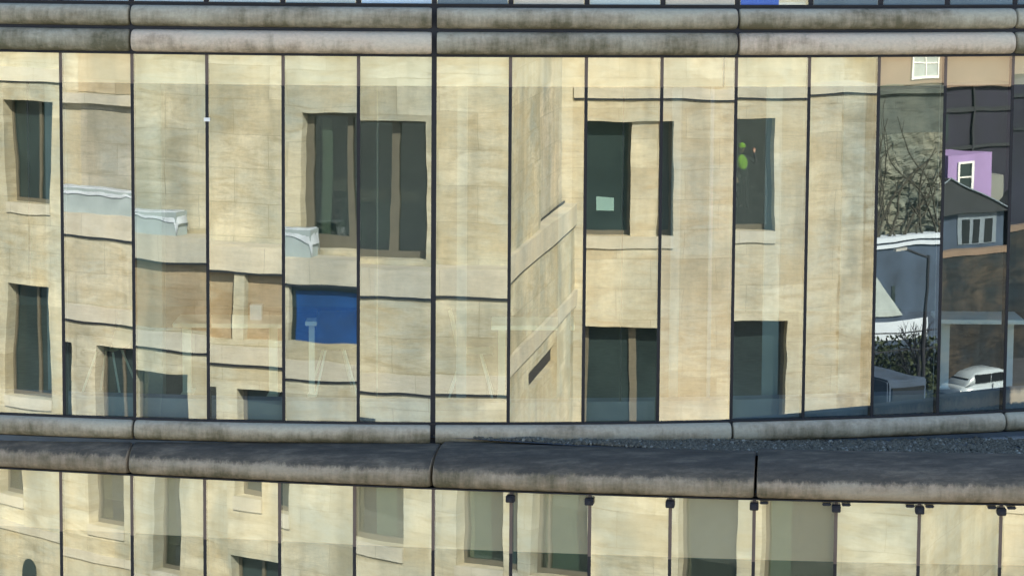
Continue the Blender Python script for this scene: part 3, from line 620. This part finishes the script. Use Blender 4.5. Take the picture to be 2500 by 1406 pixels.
boxes('shadow_line_strip', M['joint'], sb, (-27.0, 4.77, 0.003, 0.05, ZA - 0.045, ZA - 0.001), (-27.0, 4.77, 0.003, 0.05, ZB - 0.045, ZB - 0.001), (-62, -27.0, VW1 + .003, VW1 + .045, -1.39, -1.351), (5.55, 31.62, VW2 + .003, VW2 + .045, -1.395, -1.346))  # dark strips that paint the shadow lines under ledge and courses
bm = bmesh.new(); rbox(bm, 0.0, 16.3, 0.0, 0.05, ZA - 0.05, ZA - .001); rbox(bm, 0.0, 16.3, 0.0, 0.05, ZB - 0.05, ZB - .001); rbox(bm, 9.42, 16.3, -0.3, -0.27, ZCOP, ZCOP + .05); obj('shadow_line_strip', bm, M['joint'], sb)  # painted shadow lines carried round the return wall
# things standing on the ledge
def at_sb(o): o.parent = None; o.matrix_world = sb.matrix_world @ Matrix.Identity(4)
SBM = Matrix.Translation((0, -36.0, 0)) @ Matrix.Rotation(AL, 4, 'Z')
def ledge_box(name, u0, u1, v0, v1, h, label, cat, slope=0.0, tail=True):
    r = empty(name); r.matrix_world = SBM @ Matrix.Translation(((u0 + u1) / 2, (v0 + v1) / 2, ZCOP)); tag(r, label, cat, 'covered boxes standing on the ledge')
    w, d = (u1 - u0) / 2, (v1 - v0) / 2
    bm = bmesh.new(); box(bm, -w, w, -d, d, 0, h * 0.96); obj('crate', bm, M['sheet_grey'], r)
    bm = bmesh.new(); g = []; rn = random.Random(len(label)); nx, ny = 14, 8        # a crumpled sheet thrown over it
    for j in range(ny + 1):
        row = []
        for i in range(nx + 1):
            x = -w * 1.06 + 2.12 * w * i / nx; y = -d * 1.1 + 2.2 * d * j / ny; z = h
            ex = max(0, abs(x) - w) / (0.06 * w); ey = max(0, abs(y) - d) / (0.1 * d)
            z -= (0.5 if ex > .2 else 0) * h * (1 if x > 0 or tail else .3) + (0.42 + 0.2 * noise.noise(Vector((x * 3, 1, 2)))) * h * (1 if ey > .2 else 0) * (0.6 if slope == 0 else (0.2 + 0.9 * (i / nx)))
            z += 0.02 * noise.noise(Vector((x * 5, y * 5, 3.0)))
            row.append(bm.verts.new((x + 0.03 * rn.random(), y + 0.01 * rn.random(), max(0.02, z))))
        g.append(row)
    for a, b in zip(g, g[1:]):
        for i in range(nx): bm.faces.new((a[i], a[i + 1], b[i + 1], b[i]))
    bmesh.ops.solidify(bm, geom=bm.faces[:], thickness=0.01)
    obj('plastic_sheet', bm, M['sheet'], r, smooth=True)
ledge_box('covered_crate', -26.6, -23.6, -0.62, -0.12, 0.62, 'long low box under a white sheet on the ledge, mirrored in the second pane', 'crate')
ledge_box('covered_crate', -19.9, -18.4, -0.62, -0.12, 0.56, 'grey panel box with a white sheet, mirrored in the third pane', 'crate', slope=1)
ledge_box('covered_crate', -8.95, -7.80, -0.62, -0.12, 0.64, 'box draped in a crumpled white sheet below the large mirrored window', 'crate', slope=1)

# person in a high visibility vest at a window of the right wing
def person():
    r = empty('person'); r.matrix_world = SBM @ Matrix.Translation((22.03, VW2 - 0.72, -4.42)) @ Matrix.Rotation(math.radians(8), 4, 'Z')
    tag(r, 'person in yellow green vest and helmet, one arm raised, behind a mirrored window', 'person')
    J = [((0, 0, .95), .13), ((0, 0, 1.15), .13), ((0, 0, 1.36), .15), ((0, 0, 1.47), .06), ((0, 0.0, 1.53), .055),
         ((-.18, 0, 1.42), .06), ((-.26, .02, 1.15), .045), ((-.22, .16, .93), .035), ((-.21, .22, .86), .03),
         ((.18, 0, 1.42), .06), ((.36, .06, 1.25), .045), ((.34, .22, 1.45), .035), ((.33, .25, 1.53), .03),
         ((-.10, 0, .90), .09), ((-.11, .02, .5), .06), ((-.11, 0, .08), .045), ((-.12, .14, .04), .035),
         ((.10, 0, .90), .09), ((.11, .02, .5), .06), ((.12, 0, .08), .045), ((.13, .14, .04), .035)]
    E = [(0, 1), (1, 2), (2, 3), (3, 4), (2, 5), (5, 6), (6, 7), (7, 8), (2, 9), (9, 10), (10, 11), (11, 12), (0, 13), (13, 14), (14, 15), (15, 16), (0, 17), (17, 18), (18, 19), (19, 20)]
    def skin(name, J, E, mat, root=0, lv=2):
        me = bpy.data.meshes.new(name); me.from_pydata([j[0] for j in J], E, []); me.materials.append(mat)
        o = bpy.data.objects.new(name, me); COL.objects.link(o); o.parent = r
        md = o.modifiers.new('skin', 'SKIN'); md.use_smooth_shade = True
        for i, sv in enumerate(me.skin_vertices[0].data): sv.radius = (J[i][1], J[i][1]); sv.use_root = (i == root)
        sb_ = o.modifiers.new('sub', 'SUBSURF'); sb_.levels = lv; sb_.render_levels = lv
        return o
    skin('body', J, E, M['cloth'])
    bm = bmesh.new(); bmesh.ops.create_uvsphere(bm, u_segments=20, v_segments=14, radius=.1, matrix=Matrix.Translation((0, .01, 1.63)) @ Matrix.Diagonal((.78, .92, 1.2, 1)))
    bmesh.ops.create_cone(bm, cap_ends=True, segments=8, radius1=.018, radius2=.006, depth=.05, matrix=Matrix.Translation((0, .105, 1.62)) @ Matrix.Rotation(-.6, 4, 'X'))
    for s in (-1, 1): bmesh.ops.create_uvsphere(bm, u_segments=8, v_segments=6, radius=.022, matrix=Matrix.Translation((s * .078, 0, 1.63)) @ Matrix.Diagonal((.4, .8, 1.3, 1)))
    obj('head', bm, M['skin'], r, smooth=True)
    bm = bmesh.new()
    for s in (-1, 1): bmesh.ops.create_uvsphere(bm, u_segments=8, v_segments=6, radius=.010, matrix=Matrix.Translation((s * .032, .092, 1.645)))
    box(bm, -.025, .025, .088, .098, 1.572, 1.580); obj('face_details', bm, M['cloth'], r)
    bm = bmesh.new(); bmesh.ops.create_uvsphere(bm, u_segments=20, v_segments=12, radius=.125, matrix=Matrix.Translation((0, 0, 1.68)) @ Matrix.Diagonal((.95, 1.12, .95, 1)))
    for v in bm.verts:
        if v.co.z < 1.68: v.co.z = 1.68
    box(bm, -.09, .09, .10, .19, 1.675, 1.69); obj('helmet', bm, M['hivis'], r, smooth=False)
    V = [((0, 0, 1.0), .155), ((0, 0, 1.2), .16), ((0, 0, 1.36), .175), ((-.13, 0, 1.41), .09), ((.13, 0, 1.41), .09)]
    skin('vest', V, [(0, 1), (1, 2), (2, 3), (2, 4)], M['hivis'])
    for hand, (hx, hy, hz), up_ in ((0, (-.20, .25, .83), -1), (1, (.325, .265, 1.56), 1)):
        HJ = [((hx, hy, hz - .02 * up_), .022), ((hx, hy + .01, hz + .03 * up_), .032)]; HE = [(0, 1)]
        for q in range(5):
            dx = (q - 2) * .016; L = (.035, .06, .068, .062, .05)[q]
            b0 = len(HJ); HJ += [((hx + dx, hy + .015, hz + .06 * up_), .009), ((hx + dx * 1.3, hy + .02, hz + (.06 + L * .6) * up_), .008), ((hx + dx * 1.3, hy + .035, hz + (.06 + L) * up_), .007)]
            HE += [(1, b0), (b0, b0 + 1), (b0 + 1, b0 + 2)]
        skin('hand', HJ, HE, M['skin'], 1, 1)
person()
M['notice'] = simple('notice_card', (0.19, 0.31, 0.29), 0.6, 0.04)
pp = boxes('notice', M['notice'], None, (0, 0.52, 0, 0.01, 0, 0.34)); pp.matrix_world = SBM @ Matrix.Translation((9.99, VW2 - 0.40, -4.33))
tag(pp, 'pale rectangular notice fixed inside a tall mirrored window', 'notice')

# ------------------------------------------------------------------ ground, street and the buildings beyond the right wing
G_ST = G_GND + 0.6
bm = bmesh.new(); quad(bm, (-900, -900, G_GND), (900, -900, G_GND), (900, 900, G_GND), (-900, 900, G_GND)); tag(obj('ground', bm, M['pave']), kind='structure')
bm = bmesh.new(); quad(bm, (-120, -16, G_GND + .004), (160, -16, G_GND + .004), (160, -6, G_GND + .004), (-120, -6, G_GND + .004)); tag(obj('road', bm, M['asphalt']), kind='structure')
bm = bmesh.new(); quad(bm, (44, -79, G_ST), (160, -79, G_ST), (160, -64, G_ST), (44, -64, G_ST)); tag(obj('side_road', bm, M['asphalt']), kind='structure')
bm = bmesh.new(); g = []
for j in range(13):
    row = []
    for i in range(61):
        x = -300 + i * 12; z = j / 12; y = -112 - 30 * z + 6 * noise.noise(Vector((x * .03, z * 3, 0)))
        row.append(bm.verts.new((x, y, G_GND + 50 * z * (0.8 + 0.3 * noise.noise(Vector((x * .01, 4, 0)))))))
    g.append(row)
for a, b in zip(g, g[1:]):
    for i in range(60): bm.faces.new((a[i], a[i + 1], b[i + 1], b[i]))
tag(obj('hillside', bm, M['hill'], smooth=True), kind='structure')
def rockface(name, x0, x1, y, z0, z1, mat, amp, label):
    bm = bmesh.new(); nx, nz_ = 90, 60; g = []
    for j in range(nz_ + 1):
        row = []
        for i in range(nx + 1):
            x = x0 + (x1 - x0) * i / nx; z = z0 + (z1 - z0) * j / nz_
            P = Vector((x * 1.7 + z * 0.9, z * 0.9 - x * 0.55, 0.3))
            d = noise.voronoi(P * 1.1)[0]; d2 = noise.voronoi(P * 2.9)[0]; h = amp * (1.15 - 0.85 * (j / nz_) ** 1.5) * (1.0 * min(0.28, d[1] - d[0]) + 0.6 * min(0.2, d2[1] - d2[0]) + 0.22 * noise.fractal(P * 2.6, 1.0, 2.0, 5))
            row.append(bm.verts.new((x, y + h - 0.4 * (1 - j / nz_) * -1, z)))
        g.append(row)
    for a, b in zip(g, g[1:]):
        for i in range(nx): bm.faces.new((a[i], a[i + 1], b[i + 1], b[i]))
    b4 = [bm.verts.new(p) for p in ((x0, y - 4, z0), (x1, y - 4, z0), (x1, y - 4, z1), (x0, y - 4, z1))]
    bm.faces.new(b4); top = [v for v in g[-1]]; bm.faces.new(top + [b4[2], b4[3]])
    o = obj(name, bm, mat); tag(o, label, 'rock face'); return o
rockface('rock_face', 55, 73.5, -82, -10.6, -6.1, M['rock'], 0.9, 'craggy grey rock face below an ashlar wall, mirrored in the third pane from the right')
bm = bmesh.new(); rc = random.Random(5)
for _ in range(46):
    p = Vector((rc.uniform(58, 72), -80.9, -10.5)); d = Vector((rc.uniform(-.5, .9), 0, 1)); rad = rc.uniform(.035, .075)
    for k in range(rc.randint(6, 15)):
        q = p + d.normalized() * 0.42; q.y = -80.95 - 0.03 * k; tube(bm, p, q, rad, rad * .93, 5)
        if rc.random() < .3:
            w_ = q + Vector((rc.uniform(-.7, .9), 0.05, rc.uniform(.1, .8))); tube(bm, q, w_, rad * .6, rad * .3, 4)
        p = q; rad *= .93; d = d + Vector((rc.uniform(-.5, .6), 0, rc.uniform(-.15, .2))); d.z = max(d.z, .25)
tag(obj('bare_creeper', bm, M['creeper']), 'tangle of bare dark creeper stems climbing the craggy grey rock face', 'creeper')
aw = empty('retaining_wall', (64, -84, -6.1)); tag(aw, 'dark ashlar retaining wall on top of the craggy rock face', 'wall')
boxes('wall_face', M['dark_ashlar'], aw, (-9, 9.5, 0, 1.8, 0, 1.75)); boxes('coping', M['dark_ashlar'], aw, (-9.1, 9.6, -0.1, 2.0, 1.75, 1.93))
bh = empty('brown_house', (66, -85.5, -4.2)); tag(bh, 'brown rendered house with a white sash window, above the rock face', 'house')
boxes('wall', M['brown_render'], bh, (-11, 8.0, -8, 0, 0, 7)); boxes('roof', M['slate'], bh, (-11.4, 8.4, -8.4, 0.4, 7, 7.4))
wf = boxes('window_frame', M['white'], bh, (4.4, 4.5, 0.0, 0.08, 0.2, 1.6), (6.1, 6.2, 0.0, 0.08, 0.2, 1.6), (4.5, 6.1, 0.0, 0.08, 0.2, 0.31), (4.5, 6.1, 0.0, 0.08, 1.5, 1.6), (5.26, 5.34, 0, .075, .31, 1.5), (4.5, 6.1, 0, .07, .86, .91))
boxes('window_glass', M['sheet_grey'], wf, (4.48, 6.12, 0.01, 0.03, 0.25, 1.55))
# ledge with a railing, and street level beneath
pl = empty('pale_terrace_wall', (65, -80.5, G_GND)); tag(pl, 'blue grey building with a white edge band under the rock face', 'building')
boxes('wall', M['grey_blue'], pl, (-10, 8.5, -2.5, 0, 0, 7.95)); boxes('edge_band', M['blue_white'], pl, (-10.1, 8.6, -2.6, 0.12, 7.95, 8.12), (-10.1, 8.6, -2.6, 0.06, 8.22, 8.42))
boxes('white_panel', M['blue_white'], pl, (-0.6, 2.9, 0.0, 0.04, 3.9, 4.75))
bm = bmesh.new(); vs = [bm.verts.new(p) for p in ((-0.6, 0.045, 5.0), (1.5, 0.045, 5.0), (-0.2, 0.045, 6.9), (-0.6, 0.045, 6.9))]; f_ = bm.faces.new(vs)
e = bmesh.ops.extrude_face_region(bm, geom=[f_]); bmesh.ops.translate(bm, verts=[v for v in e['geom'] if isinstance(v, bmesh.types.BMVert)], vec=(0, .04, 0)); obj('gable_panel', bm, M['sheet_grey'], pl)
boxes('slit_window', M['teal_pane'], pl, (0.9, 1.1, 0.0, .03, 5.6, 6.3), (1.25, 1.4, 0, .03, 5.0, 5.3))
hg = bmesh.new(); rh = random.Random(9)
for _ in range(9000):
    x, y, z = rh.uniform(58, 72), rh.uniform(-79.9, -78.9), rh.uniform(G_ST, G_ST + 3.3 + 0.4 * math.sin(rh.random() * 9))
    s = rh.uniform(.07, .17); a = Matrix.Translation((x, y, z)) @ Matrix.Rotation(rh.uniform(0, 6.3), 4, (rh.random(), rh.random(), rh.random()))
    hg.faces.new([hg.verts.new(a @ Vector(p)) for p in ((-s, 0, 0), (0, -s * .5, 0), (s, 0, 0), (0, s * .5, 0))])
ho = obj('hedge', hg, M['hedge'], smooth='keep'); tag(ho, 'dark green hedge along the foot of the blue grey building', 'hedge')
lp = empty('street_lamp', (65.0, -77.0, G_ST)); tag(lp, 'tall dark street lamp in front of the white panel', 'street lamp')
bm = bmesh.new(); tube(bm, (0, 0, 0), (0, 0, 7.4), .11, .07); obj('pole', bm, M['joint'], lp); bm = bmesh.new(); tube(bm, (0, 0, 7.3), (-1.2, 0, 7.7), .05); obj('arm', bm, M['joint'], lp); boxes('lamp_head', M['steel'], lp, (-1.7, -1.1, -.12, .12, 7.64, 7.76))
vn = empty('grey_van', (62.0, -75.6, G_ST)); tag(vn, 'blue grey box van parked beside the street lamp', 'van')
bm = bmesh.new(); box(bm, -1.05, 1.05, -2.6, 1.4, .55, 2.75); box(bm, -1.0, 1.0, 1.401, 2.5, .55, 1.7); bmesh.ops.bevel(bm, geom=bm.edges[:], offset=.08, segments=2, affect='EDGES'); obj('body', bm, M['grey_blue'], vn)
boxes('windscreen', M['dark_glass'], vn, (-.85, .85, 1.35, 1.5, 1.75, 2.45))
for sx_ in (-1, 1):
    for yy in (-1.7, 1.6):
        b = bmesh.new(); tube(b, (sx_ * .8, yy, .36), (sx_ * 1.07, yy, .36), .36, n=20); obj('wheel', b, M['tyre'], vn)
# bare tree in front of the white panel
tr = empty('bare_tree', (65.6, -78.2, G_ST)); tag(tr, 'bare dark branched tree beside the street lamp, in front of the white panel', 'tree')
bm = bmesh.new(); tube(bm, (0, 0, 0), (0.1, 0, 2.6), .10, .07, 8); obj('trunk', bm, M['joint'], tr)
bm = bmesh.new(); rt = random.Random(21)
def limb(a, d, L, r, k):
    b = a + d * L; tube(bm, a, b, r, r * .65, 5)
    if k > 0:
        for _ in range(3): limb(a + d * L * rt.uniform(.5, 1), (d + Vector((rt.uniform(-.8, .8), rt.uniform(-.4, .4), rt.uniform(-.2, .6)))).normalized(), L * rt.uniform(.55, .8), r * .6, k - 1)
for _ in range(5): limb(Vector((0.1, 0, rt.uniform(1.6, 2.6))), Vector((rt.uniform(-.9, .9), rt.uniform(-.3, .3), 1)).normalized(), 1.0, .05, 3)
obj('crown', bm, M['joint'], tr)
bm = bmesh.new()
for z0_, z1_ in ((G_ST + 4.9, G_ST + 4.35), (G_ST + 4.1, G_ST + 3.6)):
    pv = None
    for i in range(13):
        q = i / 12; p = Vector((56 + 14 * q, -77.6, z0_ + (z1_ - z0_) * q - 0.5 * (1 - (2 * q - 1) ** 2)))
        if pv: tube(bm, pv, p, .03, n=5)
        pv = p
tag(obj('overhead_cable', bm, M['joint']), 'pair of thin black sagging cables crossing in front of the white panel', 'cable')
# gabled white shed
ws = empty('white_shed', (62.1, -74.2, G_ST)); tag(ws, 'small white gable ended kiosk beside the grey van', 'kiosk')
bm = bmesh.new(); pts = [(-.75, 0), (.75, 0), (.75, .75), (.1, 1.55), (-.45, 1.3)]
a = [bm.verts.new((x, 0, z)) for x, z in pts]; b = [bm.verts.new((x, -1.2, z)) for x, z in pts]; bm.faces.new(a); bm.faces.new(b)
for i in range(5): bm.faces.new((a[i], a[(i + 1) % 5], b[(i + 1) % 5], b[i]))
obj('wall', bm, M['blue_white'], ws); boxes('door', M['teal_pane'], ws, (-.2, .05, 0.0, .03, .05, .6))
# houses mirrored in the second pane from the right
dh = empty('dark_house', (82, -84, G_GND)); tag(dh, 'dark plum coloured tall building behind the lilac house', 'building')
boxes('wall', M['dark_purple'], dh, (-7, 30, -8, 0, 0, 14.2)); boxes('upper_wall', M['brown_render'], dh, (-7, 30, -8.1, 0.02, 14.2, 22)); boxes('cornice', M['brown_render'], dh, (-7, 30, 0.02, .25, 14.1, 14.3))
boxes('string_course', M['slate'], dh, (-7, 30, .02, .12, 12.9, 13.1), (-7, 30, .02, .12, 11.2, 11.35)); boxes('downpipe', M['slate'], dh, (1.9, 2.02, .02, .14, 8, 14.1))
boxes('window', M['sheet_grey'], dh, (-0.9, .2, 0, .025, 12.2, 12.8)); boxes('window', M['teal_pane'], dh, (-1.6, .2, 0, .03, 11.6, 13.0), (17.0, 18.2, 0, .03, 11.0, 13.2), (20.0, 21.2, 0, .03, 11, 13.2))
lh = empty('lilac_house', (80.6, -80.5, G_GND)); tag(lh, 'lilac rendered house with a white framed sash window', 'house')
boxes('wall', M['lilac'], lh, (-1.6, 1.45, -3, 0, 0, 11.3)); boxes('side_wall', M['pale_render'], lh, (1.451, 2.6, -3, -0.3, 0, 10.2))
wf = boxes('window_frame', M['white'], lh, (-.72, -.58, 0, .09, 9.5, 10.95), (.18, .30, 0, .09, 9.5, 10.95), (-.58, .18, 0, .09, 9.5, 9.62), (-.58, .18, 0, .09, 10.85, 10.95), (-.58, .18, 0, .07, 10.2, 10.26)); boxes('window_glass', M['teal_pane'], wf, (-.6, .2, .01, .03, 9.55, 10.9))
def gable(name, x, y, w, d, ze, zr, label, wallm, extra=None):
    r = empty(name, (x, y, G_GND)); tag(r, label, 'house')
    boxes('wall', M[wallm], r, (-w / 2, w / 2, -d, 0, 0, ze))
    bm = bmesh.new(); pts = [(-w / 2 - .3, ze), (w / 2 + .3, ze), (0, zr)]
    a = [bm.verts.new((px, .3, z)) for px, z in pts]; b = [bm.verts.new((px, -d - .3, z)) for px, z in pts]; bm.faces.new(a); bm.faces.new(b)
    for i in range(3): bm.faces.new((a[i], a[(i + 1) % 3], b[(i + 1) % 3], b[i]))
    obj('roof', bm, M['slate'], r)
    for s in (-1, 1):
        bm = bmesh.new(); tube(bm, (s * (w / 2 + .32), .36, ze), (0, .36, zr + .02), .04, n=6); obj('bargeboard', bm, M['trim_grey'], r)
    return r
g1 = gable('gabled_house', 78.0, -79.4, 8.0, 1.0, 8.75, 10.4, 'dark roofed gabled house with blue windows below the lilac house', 'grey_blue')
boxes('window', M['trim_grey'], g1, (1.0, 3.4, 0, .05, 7.3, 8.7)); boxes('window_glass', M['dark_glass'], g1, (1.3, 1.75, .05, .07, 7.35, 8.45), (1.95, 2.3, .05, .07, 7.35, 8.45), (2.6, 3.1, .05, .07, 7.35, 8.45))
g2 = gable('gabled_house', 85.2, -79.6, 5.0, 1.0, 8.7, 10.4, 'dark roofed gabled house right of the blue windowed one', 'dark_wall')
rw = empty('street_wall', (90, -78.6, G_GND)); tag(rw, 'dark rubble street wall behind the parked white car', 'wall')
boxes('wall_face', M['dark_wall'], rw, (-14.4, 60, -.5, 0, 0, 6.9)); boxes('coping', M['brown_render'], rw, (-14.5, 60, -.55, .06, 6.9, 7.15))
# parked car
car = empty('parked_car', (77.9, -76.4, G_ST)); tag(car, 'white parked car with an arched roof against the dark street wall', 'car')
def loft(sec, mat, name, par, smooth=True):
    bm = bmesh.new(); rings = [[bm.verts.new(p) for p in s] for s in sec]; m = len(sec[0])
    for a, b in zip(rings, rings[1:]):
        for i in range(m): bm.faces.new((a[i], a[(i + 1) % m], b[(i + 1) % m], b[i]))
    bm.faces.new(rings[0]); bm.faces.new(rings[-1]); return obj(name, bm, mat, par, smooth=smooth)
def csec(x, zb, zt, w): return [(x, -w, zb), (x, w, zb), (x, w * 1.02, zb + (zt - zb) * .5), (x, w * .93, zt - .06), (x, w * .8, zt), (x, -w * .8, zt), (x, -w * .93, zt - .06), (x, -w * 1.02, zb + (zt - zb) * .5)]
loft([csec(-2.1, .35, .75, .7), csec(-1.95, .25, .88, .84), csec(-1.1, .22, .95, .88), csec(.4, .22, .95, .88), csec(1.5, .22, .93, .87), csec(2.0, .28, .85, .82), csec(2.15, .38, .7, .68)], M['carpaint'], 'body', car)
loft([csec(-1.75, .86, .95, .78), csec(-1.0, .9, 1.42, .7), csec(-.2, .9, 1.52, .68), csec(.7, .9, 1.5, .68), csec(1.35, .9, 1.35, .7), csec(1.85, .86, .94, .76)], M['carpaint'], 'cabin', car)
boxes('side_window', M['dark_glass'], car, (-1.05, .05, .70, .735, .98, 1.36), (.12, 1.2, .70, .735, .98, 1.36), bevel=.01)
boxes('windscreen', M['dark_glass'], car, (-1.45, -1.3, -.6, .6, 1.0, 1.2)); boxes('door_seam', M['dark_glass'], car, (.06, .085, .86, .895, .35, .93)); boxes('bumper', M['dark_glass'], car, (-2.2, -2.1, -.7, .7, .35, .5))
for xx in (-1.3, 1.35):
    for s in (-1, 1):
        b = bmesh.new(); tube(b, (xx, s * .66, .32), (xx, s * .89, .32), .32, n=24); wv = obj('wheel', b, M['tyre'], car); b = bmesh.new(); tube(b, (xx, s * .885, .32), (xx, s * .90, .32), .2, n=16); obj('rim', b, M['steel'], wv)
boxes('headlight', M['white'], car, (-2.09, -2.0, .5, .75, .62, .74)); boxes('headlight', M['white'], car, (-2.09, -2.0, -.75, -.5, .62, .74)); boxes('tail_lamp', M['lampred'], car, (2.04, 2.12, .5, .74, .62, .76))
